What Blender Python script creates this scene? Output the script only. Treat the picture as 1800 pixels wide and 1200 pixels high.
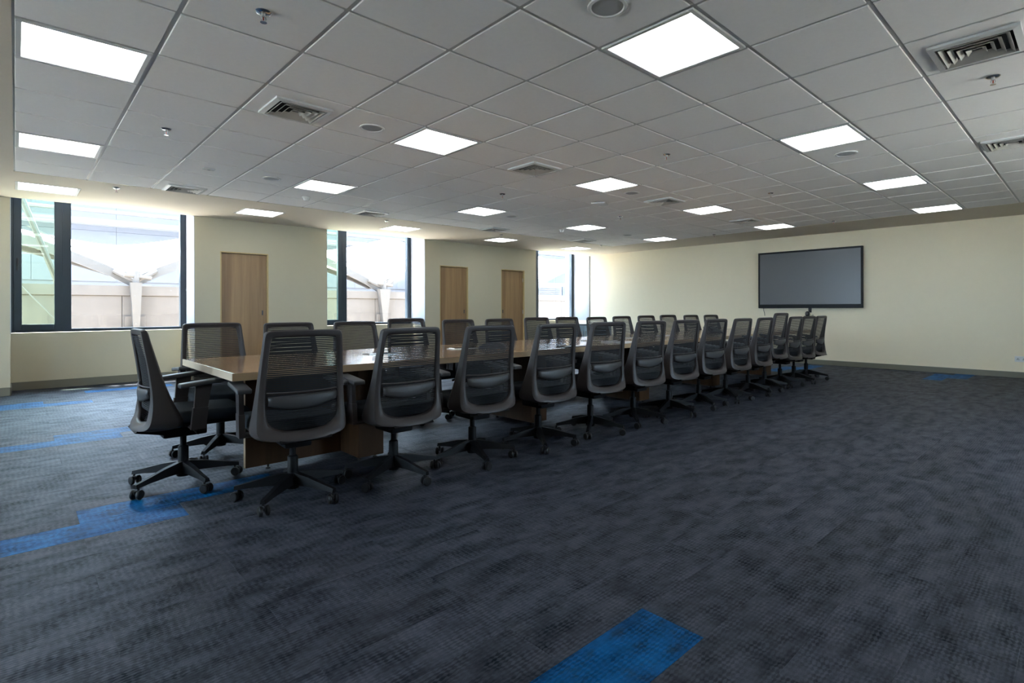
import bpy, bmesh, math, random
from mathutils import Vector, Matrix, Euler

for o in list(bpy.data.objects):
    bpy.data.objects.remove(o, do_unlink=True)
SC = bpy.context.scene
COL = SC.collection
random.seed(7)

# ------------------------------------------------------------------ camera
CAM_H = 1.1135
YAW, ROLL = 0.8054, -0.0024
FPX, CX, CY = 951.78, 941.5, 542.92
fw = Vector((math.cos(YAW), math.sin(YAW), 0))
r0 = Vector((math.sin(YAW), -math.cos(YAW), 0))
u0 = Vector((0, 0, 1))
rt = r0 * math.cos(ROLL) + u0 * math.sin(ROLL)
up = -r0 * math.sin(ROLL) + u0 * math.cos(ROLL)
cam_d = bpy.data.cameras.new('camera')
cam = bpy.data.objects.new('camera', cam_d)
COL.objects.link(cam)
cam.matrix_world = Matrix(((rt.x, up.x, -fw.x, 0), (rt.y, up.y, -fw.y, 0),
                           (rt.z, up.z, -fw.z, CAM_H), (0, 0, 0, 1)))
cam_d.sensor_width = 36.0
cam_d.sensor_fit = 'HORIZONTAL'
cam_d.lens = FPX / 1800 * 36
cam_d.shift_x = -(CX - 900) / 1800
cam_d.shift_y = -(600 - CY) / 1800
cam_d.clip_start = 0.05
cam_d.clip_end = 400
SC.camera = cam


def proj(x, y, z):
    p = Vector((x, y, z - CAM_H))
    b = p.dot(fw)
    if b < .05:
        return None
    return CX + FPX * p.dot(rt) / b, CY - FPX * p.dot(up) / b, b


# ------------------------------------------------------------------ world, sun, exposure
SC.view_settings.view_transform = 'Standard'
SC.view_settings.look = 'None'
SC.view_settings.gamma = 1
SC.view_settings.use_curve_mapping = False
SC.view_settings.exposure = 0.0
W = bpy.data.worlds.new('sky')
SC.world = W
W.use_nodes = True
wn = W.node_tree
for n in list(wn.nodes):
    wn.nodes.remove(n)
wo = wn.nodes.new('ShaderNodeOutputWorld')
wb = wn.nodes.new('ShaderNodeBackground')
wb.inputs[0].default_value = (0.60, 0.77, 1.0, 1)
wb.inputs[1].default_value = 29.0
wn.links.new(wb.outputs[0], wo.inputs[0])

sun_d = bpy.data.lights.new('sun', 'SUN')
sun_d.energy = 60.0
sun_d.color = (1.0, 0.93, 0.82)
sun_d.angle = math.radians(0.6)
sun = bpy.data.objects.new('sun', sun_d)
COL.objects.link(sun)
sun_dir = Vector((0.30, -0.34, -0.89)).normalized()   # the way the light travels
sun.rotation_euler = sun_dir.to_track_quat('-Z', 'Y').to_euler()
sun.location = (-4, 16, 14)

PANEL_L = 7.5      # radiance of the ceiling light panels

# ------------------------------------------------------------------ materials
def new_mat(name):
    m = bpy.data.materials.new(name)
    m.use_nodes = True
    nt = m.node_tree
    b = nt.nodes['Principled BSDF']
    return m, nt, b


def plain(name, col, rough=.5, metal=0., spec=.5, bump=0., bscale=60., vary=0.):
    m, nt, b = new_mat(name)
    b.inputs['Base Color'].default_value = (*col, 1)
    b.inputs['Roughness'].default_value = rough
    b.inputs['Metallic'].default_value = metal
    b.inputs['Specular IOR Level'].default_value = spec
    tc = nt.nodes.new('ShaderNodeTexCoord')
    nz = nt.nodes.new('ShaderNodeTexNoise')
    nz.inputs['Scale'].default_value = bscale
    nz.inputs['Detail'].default_value = 3
    nt.links.new(tc.outputs['Object'], nz.inputs['Vector'])
    if bump:
        bp = nt.nodes.new('ShaderNodeBump')
        bp.inputs['Strength'].default_value = bump
        bp.inputs['Distance'].default_value = .002
        nt.links.new(nz.outputs['Fac'], bp.inputs['Height'])
        nt.links.new(bp.outputs['Normal'], b.inputs['Normal'])
    mx = nt.nodes.new('ShaderNodeMix')
    mx.data_type = 'RGBA'
    v = vary if vary else .03
    mx.inputs[6].default_value = (*[c * (1 - v) for c in col], 1)
    mx.inputs[7].default_value = (*[min(1, c * (1 + v)) for c in col], 1)
    nz2 = nt.nodes.new('ShaderNodeTexNoise')
    nz2.inputs['Scale'].default_value = bscale * .06
    nz2.inputs['Detail'].default_value = 4
    nt.links.new(tc.outputs['Object'], nz2.inputs['Vector'])
    nt.links.new(nz2.outputs['Fac'], mx.inputs[0])
    nt.links.new(mx.outputs[2], b.inputs['Base Color'])
    return m


def emis(name, col, s):
    m, nt, b = new_mat(name)
    b.inputs['Base Color'].default_value = (.8, .8, .8, 1)
    b.inputs['Emission Color'].default_value = (*col, 1)
    b.inputs['Emission Strength'].default_value = s
    return m


def math_node(nt, op, a=None, b=None, c=None):
    n = nt.nodes.new('ShaderNodeMath')
    n.operation = op
    for i, v in enumerate((a, b, c)):
        if v is None:
            continue
        if isinstance(v, (int, float)):
            n.inputs[i].default_value = v
        else:
            nt.links.new(v, n.inputs[i])
    return n.outputs[0]


def mixc(nt, f, a, b):
    n = nt.nodes.new('ShaderNodeMix')
    n.data_type = 'RGBA'
    if isinstance(f, (int, float)):
        n.inputs[0].default_value = f
    else:
        nt.links.new(f, n.inputs[0])
    for i, v in ((6, a), (7, b)):
        if isinstance(v, tuple):
            n.inputs[i].default_value = (*v, 1)
        else:
            nt.links.new(v, n.inputs[i])
    return n.outputs[2]


def noise(nt, vec, scale, detail=3, rough=.5):
    n = nt.nodes.new('ShaderNodeTexNoise')
    n.inputs['Scale'].default_value = scale
    n.inputs['Detail'].default_value = detail
    n.inputs['Roughness'].default_value = rough
    nt.links.new(vec, n.inputs['Vector'])
    return n.outputs['Fac']


def maprange(nt, v, a, b, c=0., d=1.):
    n = nt.nodes.new('ShaderNodeMapRange')
    nt.links.new(v, n.inputs[0])
    n.inputs[1].default_value = a
    n.inputs[2].default_value = b
    n.inputs[3].default_value = c
    n.inputs[4].default_value = d
    return n.outputs[0]


def carpet(name, dark, mid, light, dirt=None, gloss=(.72, .84, 1.0)):
    m, nt, b = new_mat(name)
    ge = nt.nodes.new('ShaderNodeNewGeometry')
    oi = nt.nodes.new('ShaderNodeObjectInfo')
    pos = ge.outputs['Position']
    # small offset per plank so that the weave breaks at the joints
    cmb = nt.nodes.new('ShaderNodeCombineXYZ')
    r = oi.outputs['Random']
    nt.links.new(math_node(nt, 'MULTIPLY', r, 1.7), cmb.inputs[0])
    nt.links.new(math_node(nt, 'MULTIPLY', r, 3.1), cmb.inputs[1])
    va = nt.nodes.new('ShaderNodeVectorMath')
    va.operation = 'ADD'
    nt.links.new(pos, va.inputs[0])
    nt.links.new(cmb.outputs[0], va.inputs[1])
    P = va.outputs[0]
    sep = nt.nodes.new('ShaderNodeSeparateXYZ')
    nt.links.new(P, sep.inputs[0])
    warp = noise(nt, P, 6, 3)
    warp2 = noise(nt, P, 30, 2)
    wx = math_node(nt, 'MULTIPLY_ADD', warp, 9.0, math_node(nt, 'MULTIPLY', sep.outputs[0], 2 * math.pi / .027))
    wx = math_node(nt, 'MULTIPLY_ADD', warp2, 9.0, wx)
    wy = math_node(nt, 'MULTIPLY_ADD', warp, 4.0, math_node(nt, 'MULTIPLY', sep.outputs[1], 2 * math.pi / .0145))
    wy = math_node(nt, 'MULTIPLY_ADD', warp2, 6.5, wy)
    sx = math_node(nt, 'SINE', wx)
    sy = math_node(nt, 'SINE', wy)
    w = math_node(nt, 'MULTIPLY_ADD', sy, .55, math_node(nt, 'MULTIPLY', sx, .5))
    weave = maprange(nt, w, -.35, .5)
    mp = nt.nodes.new('ShaderNodeMapping')
    mp.inputs['Scale'].default_value = (1.0, 1.9, 1)
    nt.links.new(P, mp.inputs[0])
    patch = maprange(nt, noise(nt, mp.outputs[0], 4.5, 7, .68), .38, .62)
    mask = maprange(nt, noise(nt, mp.outputs[0], 7.5, 3, .6), .40, .58)
    hue = maprange(nt, noise(nt, pos, 1.7, 5, .65), .42, .58)
    weave = math_node(nt, 'MULTIPLY_ADD', math_node(nt, 'SUBTRACT', weave, .5), maprange(nt, mask, 0, 1, .25, 1.0), .5)
    fine = noise(nt, P, 420, 2)
    f = math_node(nt, 'MULTIPLY_ADD', patch, .60, math_node(nt, 'MULTIPLY', weave, .40))
    base = mixc(nt, hue, dark, mid)
    c = mixc(nt, f, base, light)
    if dirt:
        c = mixc(nt, math_node(nt, 'MULTIPLY', maprange(nt, noise(nt, mp.outputs[0], 7, 5, .65), .52, .66), .7), c, dirt)
    c = mixc(nt, maprange(nt, fine, .3, .7, 0., .45), c, dark)
    # slight tone of its own for each plank
    hs = nt.nodes.new('ShaderNodeHueSaturation')
    nt.links.new(c, hs.inputs['Color'])
    nt.links.new(maprange(nt, r, 0, 1, .86, 1.14), hs.inputs['Value'])
    nt.links.new(hs.outputs[0], b.inputs['Base Color'])
    b.inputs['Roughness'].default_value = .60
    # the fibres themselves are glossy and dyed: the sheen keeps their colour and follows the weave
    nt.links.new(maprange(nt, f, 0, .9, .06, .44), b.inputs['Specular IOR Level'])
    b.inputs['Specular Tint'].default_value = (*gloss, 1)
    bp = nt.nodes.new('ShaderNodeBump')
    bp.inputs['Strength'].default_value = .35
    bp.inputs['Distance'].default_value = .004
    nt.links.new(math_node(nt, 'ADD', weave, fine), bp.inputs['Height'])
    nt.links.new(bp.outputs[0], b.inputs['Normal'])
    return m


def wood(name, c1, c2, axis, rough=.4, scale=1.0, spec=.5, coat=0.):
    m, nt, b = new_mat(name)
    tc = nt.nodes.new('ShaderNodeTexCoord')
    mp = nt.nodes.new('ShaderNodeMapping')
    s = [9 * scale, 9 * scale, 9 * scale]
    s[axis] = .5 * scale
    mp.inputs['Scale'].default_value = s
    nt.links.new(tc.outputs['Object'], mp.inputs[0])
    a = noise(nt, mp.outputs[0], 1.0, 5, .6)
    s2 = [60 * scale, 60 * scale, 60 * scale]
    s2[axis] = 2 * scale
    mp2 = nt.nodes.new('ShaderNodeMapping')
    mp2.inputs['Scale'].default_value = s2
    nt.links.new(tc.outputs['Object'], mp2.inputs[0])
    g = noise(nt, mp2.outputs[0], 1.0, 3)
    f = math_node(nt, 'MULTIPLY_ADD', maprange(nt, a, .3, .7), .75, math_node(nt, 'MULTIPLY', g, .3))
    nt.links.new(mixc(nt, f, c1, c2), b.inputs['Base Color'])
    b.inputs['Roughness'].default_value = rough
    b.inputs['Specular IOR Level'].default_value = spec
    b.inputs['Coat Weight'].default_value = coat
    b.inputs['Coat Roughness'].default_value = .12
    return m


def thin_glass(name, tint, refl=.08):
    m = bpy.data.materials.new(name)
    m.use_nodes = True
    nt = m.node_tree
    for n in list(nt.nodes):
        nt.nodes.remove(n)
    out = nt.nodes.new('ShaderNodeOutputMaterial')
    tr = nt.nodes.new('ShaderNodeBsdfTransparent')
    tr.inputs[0].default_value = (*tint, 1)
    gl = nt.nodes.new('ShaderNodeBsdfGlossy')
    gl.inputs['Roughness'].default_value = .02
    lw = nt.nodes.new('ShaderNodeLayerWeight')
    fr_ = math_node(nt, 'MULTIPLY_ADD', math_node(nt, 'POWER', lw.outputs['Facing'], 5.0), .9, .03)
    mx = nt.nodes.new('ShaderNodeMixShader')
    nt.links.new(fr_, mx.inputs[0])
    nt.links.new(tr.outputs[0], mx.inputs[1])
    nt.links.new(gl.outputs[0], mx.inputs[2])
    nt.links.new(mx.outputs[0], out.inputs[0])
    return m


M = {}
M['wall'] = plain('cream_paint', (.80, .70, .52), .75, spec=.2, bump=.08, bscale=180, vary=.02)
M['wall_shade'] = plain('shaded_cream_paint', (.50, .455, .335), .75, spec=.2, bump=.08, bscale=180, vary=.02)  # the cream paint again, darkened: shade of the window wall in the colour
M['reveal'] = plain('white_paint', (.36, .36, .385), .7, spec=.2, bump=.05, bscale=180)
M['border'] = plain('ceiling_cream_paint', (.60, .54, .45), .8, spec=.2, bump=.05, bscale=120, vary=.02)
M['tile'] = plain('mineral_fibre_tile', (.92, .91, .90), .95, spec=.1, bump=.35, bscale=500, vary=.03)
M['tee'] = plain('painted_steel_tee', (.55, .55, .55), .5, spec=.4)
M['plenum'] = plain('plenum_dark', (.03, .03, .03), .9)
M['skirting'] = plain('olive_grey_skirting', (.165, .155, .115), .45, bscale=40, vary=.06)
M['carpet'] = carpet('grey_woven_carpet', (.002, .006, .010), (.009, .010, .016), (.072, .075, .098))
M['carpet_blue'] = carpet('blue_woven_carpet', (.000, .010, .035), (.000, .034, .12), (.000, .15, .43), (.014, .024, .032), (.02, .40, 1.0))
M['slab'] = plain('floor_screed', (.03, .033, .038), .9)
M['frame'] = plain('dark_window_aluminium', (.022, .036, .050), .32, metal=.0, spec=.6)
M['glass'] = thin_glass('clear_glass', (.96, .98, .98))
M['glass_green'] = thin_glass('green_tinted_glass', (.80, .91, .81))
M['handle'] = plain('dark_handle', (.03, .03, .035), .35)
M['metal'] = plain('brushed_metal', (.55, .55, .55), .3, metal=1.)
M['chrome'] = plain('chrome', (.75, .75, .75), .12, metal=1.)
M['door'] = wood('oak_laminate', (.19, .105, .048), (.36, .225, .105), 2, .45)
M['door_edge'] = wood('pale_oak_lipping', (.42, .30, .13), (.55, .42, .2), 2, .5)
M['table'] = wood('walnut_laminate', (.34, .18, .085), (.50, .31, .16), 0, .14, .8, .6, .5)
M['table_edge'] = wood('table_edge_band', (.33, .22, .12), (.45, .32, .19), 0, .45, .8)
M['table_end'] = wood('table_end_band', (.50, .40, .29), (.60, .49, .36), 1, .45, .8)
M['panel'] = wood('shaded_walnut_laminate', (.030, .014, .006), (.070, .034, .015), 2, .55, 1.3, .15)  # table walnut darkened: the shadow below the top is in the colour
M['plastic'] = plain('charcoal_plastic', (.040, .032, .031), .45, spec=.3, bump=.05, bscale=900)
M['plastic_black'] = plain('black_plastic', (.006, .006, .007), .5, spec=.12, bump=.05, bscale=900)
M['pad'] = plain('soft_armpad', (.05, .052, .056), .5, spec=.5)
M['mesh'] = plain('mesh_strand', (.024, .024, .026), .8, spec=.2)
M['fabric'] = plain('seat_fabric', (.014, .018, .022), .9, spec=.2, bump=.5, bscale=700, vary=.15)
M['lumbar'] = plain('lumbar_grey', (.030, .028, .029), .5)
M['wheel'] = plain('caster_black', (.008, .008, .009), .45, spec=.3)
M['panel_light'] = emis('led_panel', (.93, .97, 1.0), PANEL_L)
M['white_metal'] = plain('white_powder_coat', (.62, .62, .61), .45, spec=.4)
M['louvre'] = plain('cream_louvre', (.50, .48, .44), .5, spec=.4)
M['duct_shade'] = plain('shaded_duct', (.012, .012, .012), .9)  # near-black colour standing in for shade inside the duct
M['white_plastic'] = plain('white_plastic', (.66, .66, .65), .4)
M['grille'] = plain('perforated_grille', (.36, .37, .38), .6)
M['red'] = plain('red_glass_bulb', (.35, .04, .02), .2)
M['bezel'] = plain('tv_bezel', (.008, .008, .009), .4, spec=.2)
M['screen'] = plain('tv_screen', (.10, .10, .104), .28, spec=.5)
M['black'] = plain('matte_black', (.010, .010, .011), .45)
M['dark_grey'] = plain('dark_grey_plastic', (.05, .05, .055), .4)
M['concrete'] = plain('old_concrete', (.074, .063, .056), .9, spec=.1, bump=.6, bscale=60, vary=.22)
M['membrane'] = plain('white_membrane', (.86, .85, .84), .6, spec=.2)
M['beam'] = plain('painted_beam', (.050, .042, .037), .6, vary=.1)
M['facade'] = plain('pale_facade', (.042, .041, .046), .6)
M['facade_white'] = plain('white_facade', (.062, .062, .066), .6)
M['blue_glass'] = plain('blue_window_glass', (.006, .010, .022), .2)
M['terrace'] = plain('light_bounce_paving', (.80, .71, .62), .9)  # unseen ground kept bright so that sunlight bounces onto the ceiling
M['paper'] = plain('white_paper', (.75, .76, .78), .5)
M['cabinet'] = plain('blue_grey_laminate', (.20, .26, .32), .5)

# ------------------------------------------------------------------ mesh helpers
class MB:
    def __init__(s):
        s.bm = bmesh.new()

    def box(s, x0, x1, y0, y1, z0, z1, bev=0., seg=2):
        vs = [s.bm.verts.new(p) for p in ((x0, y0, z0), (x1, y0, z0), (x1, y1, z0), (x0, y1, z0),
                                          (x0, y0, z1), (x1, y0, z1), (x1, y1, z1), (x0, y1, z1))]
        fs = [s.bm.faces.new([vs[i] for i in q]) for q in
              ((0, 3, 2, 1), (4, 5, 6, 7), (0, 1, 5, 4), (1, 2, 6, 5), (2, 3, 7, 6), (3, 0, 4, 7))]
        if bev:
            es = set(e for f in fs for e in f.edges)
            bmesh.ops.bevel(s.bm, geom=list(es), offset=bev, segments=seg, affect='EDGES', profile=.6)
        return s

    def tube(s, pts, r, n=8, cap=True):
        """round tube through points; r a number or one per point"""
        pts = [Vector(p) for p in pts]
        rs = r if isinstance(r, (list, tuple)) else [r] * len(pts)
        rings = []
        for i, p in enumerate(pts):
            a = pts[max(0, i - 1)]
            b = pts[min(len(pts) - 1, i + 1)]
            t = (b - a).normalized()
            ref = Vector((0, 0, 1)) if abs(t.z) < .9 else Vector((1, 0, 0))
            u = t.cross(ref).normalized()
            v = t.cross(u).normalized()
            rings.append([s.bm.verts.new(p + (u * math.cos(k * 2 * math.pi / n) + v * math.sin(k * 2 * math.pi / n)) * rs[i])
                          for k in range(n)])
        for a, b in zip(rings, rings[1:]):
            for k in range(n):
                s.bm.faces.new((a[k], a[(k + 1) % n], b[(k + 1) % n], b[k]))
        if cap:
            s.bm.faces.new(rings[0])
            s.bm.faces.new(rings[-1][::-1])
        return s

    def lathe(s, prof, cx=0, cy=0, n=20):
        """profile (r, z) around the vertical axis"""
        rings = []
        for r, z in prof:
            if r < 1e-5:
                rings.append([s.bm.verts.new((cx, cy, z))])
            else:
                rings.append([s.bm.verts.new((cx + r * math.cos(k * 2 * math.pi / n), cy + r * math.sin(k * 2 * math.pi / n), z)) for k in range(n)])
        for a, b in zip(rings, rings[1:]):
            for k in range(n):
                if len(a) == 1 and len(b) == 1:
                    continue
                if len(a) == 1:
                    s.bm.faces.new((a[0], b[k], b[(k + 1) % n]))
                elif len(b) == 1:
                    s.bm.faces.new((a[k], b[0], a[(k + 1) % n]))
                else:
                    s.bm.faces.new((a[k], b[k], b[(k + 1) % n], a[(k + 1) % n]))
        return s

    def prism(s, poly, z0, z1):
        a = [s.bm.verts.new((x, y, z0)) for x, y in poly]
        b = [s.bm.verts.new((x, y, z1)) for x, y in poly]
        n = len(poly)
        for k in range(n):
            s.bm.faces.new((a[k], a[(k + 1) % n], b[(k + 1) % n], b[k]))
        s.bm.faces.new(a[::-1])
        s.bm.faces.new(b)
        return s

    def hexa(s, q0, q1):
        """solid between two quads (4 points each)"""
        a = [s.bm.verts.new(p) for p in q0]
        b = [s.bm.verts.new(p) for p in q1]
        for k in range(4):
            s.bm.faces.new((a[k], a[(k + 1) % 4], b[(k + 1) % 4], b[k]))
        s.bm.faces.new(a[::-1])
        s.bm.faces.new(b)
        return s

    def grid(s, f, nu, nv, closed_u=False):
        vs = [[s.bm.verts.new(f(i / nu, j / nv)) for j in range(nv + 1)] for i in range(nu if closed_u else nu + 1)]
        m = len(vs)
        for i in range(nu):
            for j in range(nv):
                s.bm.faces.new((vs[i][j], vs[(i + 1) % m][j], vs[(i + 1) % m][j + 1], vs[i][j + 1]))
        return s

    def xf(s, mat):
        bmesh.ops.transform(s.bm, matrix=mat, verts=s.bm.verts)
        return s

    def build(s, name, mat, parent=None, loc=(0, 0, 0), smooth=False, rot=0.):
        bmesh.ops.recalc_face_normals(s.bm, faces=s.bm.faces)
        me = bpy.data.meshes.new(name)
        s.bm.to_mesh(me)
        s.bm.free()
        for m in (mat if isinstance(mat, list) else [mat]):
            me.materials.append(m)
        if smooth:
            me.polygons.foreach_set('use_smooth', [True] * len(me.polygons))
            try:
                me.set_sharp_from_angle(angle=math.radians(38))
            except Exception:
                pass
        o = bpy.data.objects.new(name, me)
        COL.objects.link(o)
        o.location = loc
        o.rotation_euler = (0, 0, rot)
        if parent:
            o.parent = parent
        return o


def empty(name, loc=(0, 0, 0), rz=0., parent=None):
    o = bpy.data.objects.new(name, None)
    o.empty_display_size = .1
    COL.objects.link(o)
    o.location = loc
    o.rotation_euler = (0, 0, rz)
    if parent:
        o.parent = parent
    return o


def thing(o, label, cat, group=None):
    o['label'] = label
    o['category'] = cat
    if group:
        o['group'] = group
    return o


def struct(o):
    o['kind'] = 'structure'
    return o


def copy_tree(o, kids, parent=None):
    """kids: nested list [(child, [(grandchild, [])...])...]"""
    c = o.copy()
    COL.objects.link(c)
    c.parent = parent
    out = []
    for ch, gk in kids:
        cc, sub = copy_tree(ch, gk, c)
        out.append((cc, sub))
    return c, out


ORD = ['first', 'second', 'third', 'fourth', 'fifth', 'sixth', 'seventh', 'eighth', 'ninth', 'tenth',
       'eleventh', 'twelfth', 'thirteenth', 'fourteenth', 'fifteenth']

# ------------------------------------------------------------------ room dimensions
ZC = 2.5868                    # ceiling
XL, XR = -4.6, 11.5            # left end wall, wall with the television
YN, YP, YW = -2.6, 9.834, 10.42   # wall behind the camera, pier faces, window plane
GX0, GY0, GS = 1.1881, 3.1678, .6
HEAD = 2.80                    # window head, above the ceiling edge
SILL = .80
PIERS = [(-4.6, -4.2), (-2.13, -.05), (2.03, 4.13), (6.222, 9.463)]
WINS = [(-.05, 2.03), (4.13, 6.222), (9.463, XR), (-4.2, -2.13)]

# ------------------------------------------------------------------ floor with carpet planks
floor = struct(MB().box(XL - .2, XR + .2, YN - .2, YW + .3, -.12, -.008).build('floor', M['slab']))
plank_me = {}


def plank_mesh(blue):
    if blue not in plank_me:
        b = MB().box(0, 1, 0, .25, -.008, 0, .0012, 1)
        me = bpy.data.meshes.new('carpet_plank')
        b.bm.to_mesh(me)
        b.bm.free()
        me.materials.append(M['carpet_blue' if blue else 'carpet'])
        plank_me[blue] = me
    return plank_me[blue]


def row_y(n):
    return .25 * n + .18


def blue_at(n, x0):
    """blue inlays found in the photograph, by row and start of plank"""
    B = {3: [.68], 13: [-1.32, -.32], 14: [.24], 23: [-1.32, -.32], 24: [.24 - 0, ], 33: [-1.3, -.32],
         34: [-1.76, -.76], 37: [.74 + 0.0], 38: [], 7: [], 6: [10.24], 5: [10.68], 15: [9.68], 10: []}
    B[14] = [.24, 10.24]
    B[24] = [.24]
    return any(abs(x0 - v) < .3 for v in B.get(n, []))


planks = []
n0 = int(math.floor((YN - .18) / .25))
for n in range(n0, int((YW - .18) / .25) + 1):
    off = .68 if n % 2 else .24
    k = math.floor(XL - off)
    while off + k < XR:
        x0, x1 = max(off + k, XL), min(off + k + 1, XR)
        y0, y1 = max(row_y(n), YN), min(row_y(n) + .25, YW)
        if x1 - x0 > .02 and y1 - y0 > .02:
            planks.append((n, off + k, x0, x1, y0, y1))
        k += 1


def vis_size(p):
    n, xs, x0, x1, y0, y1 = p
    c = proj((x0 + x1) / 2, (y0 + y1) / 2, 0)
    if not c or not (-200 < c[0] < 2000) or c[1] > 1350:
        return 0
    return 1. / c[2]


planks.sort(key=lambda p: -(vis_size(p) + (10 if blue_at(p[0], p[1]) else 0)))
rest = MB()
for i, p in enumerate(planks):
    n, xs, x0, x1, y0, y1 = p
    bl = blue_at(n, xs)
    if i < 295:
        o = bpy.data.objects.new('carpet_plank', plank_mesh(bl))
        COL.objects.link(o)
        o.parent = floor
        o.location = (x0, y0, 0)
        o.scale = (x1 - x0, (y1 - y0) / .25, 1)
        if bl:
            o['label'] = 'bright blue carpet plank'
    else:
        rest.box(x0, x1, y0, y1, -.008, 0)
r_ = rest.build('carpet_planks', M['carpet'], floor)
r_['kind'] = 'stuff'

# ------------------------------------------------------------------ walls
TOP = 2.95
m = MB()
m.box(XR, XR + .2, YN - .2, YW + .3, -.1, TOP)
struct(m.build('wall_right', M['wall']))
# unseen windows added to the two walls outside the picture, to brighten the ceiling
ADDED_FWIN = [(4.6, 6.7)]
ADDED_LWIN = [(2.2, 4.3), (6.0, 8.1)]
HEAD2 = 2.52
m = MB()
y = YN - .2
for a, b in ADDED_LWIN:
    m.box(XL - .2, XL, y, a, -.1, TOP)
    m.box(XL - .2, XL, a, b, -.1, SILL)
    m.box(XL - .2, XL, a, b, HEAD2, TOP)
    y = b
m.box(XL - .2, XL, y, YW + .3, -.1, TOP)
struct(m.build('wall_left', M['wall']))
m = MB()
x = XL
for a, b in ADDED_FWIN:
    m.box(x, a, YN - .2, YN, -.1, TOP)
    m.box(a, b, YN - .2, YN, -.1, SILL)
    m.box(a, b, YN - .2, YN, HEAD2, TOP)
    x = b
m.box(x, XR, YN - .2, YN, -.1, TOP)
struct(m.build('wall_front', M['wall']))

DOORS = [(2.386, 3.121), (6.590, 7.348), (8.318, 9.071)]
DTOP = 2.062


def pier(m, x0, x1, doors):
    x = x0
    for a, b in doors:
        m.box(x, a, YP, YW + .15, -.1, TOP)
        m.box(a, b, YP, YW + .15, DTOP, TOP)
        m.box(a, b, YP + .14, YW + .15, -.1, DTOP)
        x = b
    m.box(x, x1, YP, YW + .15, -.1, TOP)


m = MB()
pier(m, XL, -4.2, [])
pier(m, -2.13, -.05, [])
pier(m, 2.03, 4.13, [DOORS[0]])
pier(m, 6.222, 9.463, DOORS[1:])
for a, b in WINS:
    m.box(a, b, YW - .03, YW + .15, -.1, SILL - .005)
    m.box(a, b, YW - .03, YW + .15, HEAD, TOP)
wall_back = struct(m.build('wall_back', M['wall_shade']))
# white plaster reveals of the window bays, one skin on each side
m = MB()
for a, b in WINS:
    m.box(a, a + .006, YP + .004, YW - .03, SILL + .0, HEAD)
    m.box(b - .006, b, YP + .004, YW - .03, SILL + .0, HEAD)
m.build('window_reveal', M['reveal'], wall_back)
# roof over the bays and the back of the building
m = MB()
m.box(XL - .2, XR + .2, YP - .02, YW + .3, TOP, TOP + .15)
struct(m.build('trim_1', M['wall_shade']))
# skirting
m = MB()
t = .012
for a, b in PIERS:
    a = max(a, XL)
    dr = [d for d in DOORS if a < d[0] < b]
    x = a
    for d in dr:
        m.box(x, d[0], YP - t, YP, 0, .11, .003, 1)
        x = d[1]
    m.box(x, b, YP - t, YP, 0, .11, .003, 1)
for a, b in WINS:
    m.box(a, b, YW - .03 - t, YW - .03, 0, .115, .003, 1)
    m.box(a, a + t, YP, YW - .03 - t, 0, .11, .003, 1)
    m.box(b - t, b, YP, YW - .03 - t, 0, .11, .003, 1)
struct(m.build('baseboard_back', M['skirting']))
m = MB().box(XR - t, XR, YN, YP, 0, .095, .003, 1)
struct(m.build('baseboard_right', M['skirting']))
m = MB().box(XL, XL + t, YN, YP - .02, 0, .095, .003, 1)
struct(m.build('baseboard_left', M['skirting']))
# dark edge bead where the television wall meets the window bay
struct(MB().box(XR - .012, XR, YP - .05, YP - .02, .1, ZC - .01, .002, 1).build('trim_2', M['handle']))

# ------------------------------------------------------------------ ceiling
ceiling = struct(MB().box(XL - .2, XR + .2, YN - .2, YP, ZC + .14, ZC + .3).build('ceiling', M['plenum']))
gxa, gxb = GX0 - 2 * GS, GX0 + 15 * GS       # grid edges in X
gya, gyb = GY0 - 8 * GS, GY0 + 8 * GS
BZ = ZC
BL_Y = 8.86
LX = [GX0 + (i + .5) * GS for i in (-2, 2, 6, 10, 14)]
m = MB()
zt = ZC + .10
m.box(XL, gxa, YN, YP, BZ, zt)
m.box(gxb, XR, YN, YP, BZ, zt)
m.box(gxa, gxb, YN, gya, BZ, zt)
# window side border, with square cut-outs for the five lights
h = .292
m.box(gxa, gxb, gyb, BL_Y - h, BZ, zt)
m.box(gxa, gxb, BL_Y + h, YP, BZ, zt)
x = gxa
for lx in LX:
    if lx - h > x:
        m.box(x, lx - h, BL_Y - h, BL_Y + h, BZ, zt)
    x = lx + h
if gxb > x:
    m.box(x, gxb, BL_Y - h, BL_Y + h, BZ, zt)
m.build('plaster_border', M['border'], ceiling)
# ceiling tees
for i in range(-2, 16):
    x = GX0 + i * GS
    MB().box(x - .012, x + .012, gya, gyb, ZC + .007, ZC + .035).build('main_tee', M['tee'], ceiling)
for j in range(-8, 9):
    y = GY0 + j * GS
    MB().box(gxa, gxb, y - .012, y + .012, ZC + .0075, ZC + .034).build('cross_tee', M['tee'], ceiling)
LIGHT_CELLS = {(i, j) for i in (-2, 2, 6, 10, 14) for j in (-3, 1, 5)}
tile_b = MB().box(-.289, .289, -.289, .289, 0, .016, .003, 1)
tile_me = bpy.data.meshes.new('ceiling_tile')
tile_b.bm.to_mesh(tile_me)
tile_b.bm.free()
tile_me.materials.append(M['tile'])
for i in range(-2, 15):
    for j in range(-8, 8):
        if (i, j) in LIGHT_CELLS:
            continue
        o = bpy.data.objects.new('ceiling_tile', tile_me)
        COL.objects.link(o)
        o.parent = ceiling
        o.location = (GX0 + (i + .5) * GS, GY0 + (j + .5) * GS, ZC + random.uniform(0, .0015))

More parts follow.
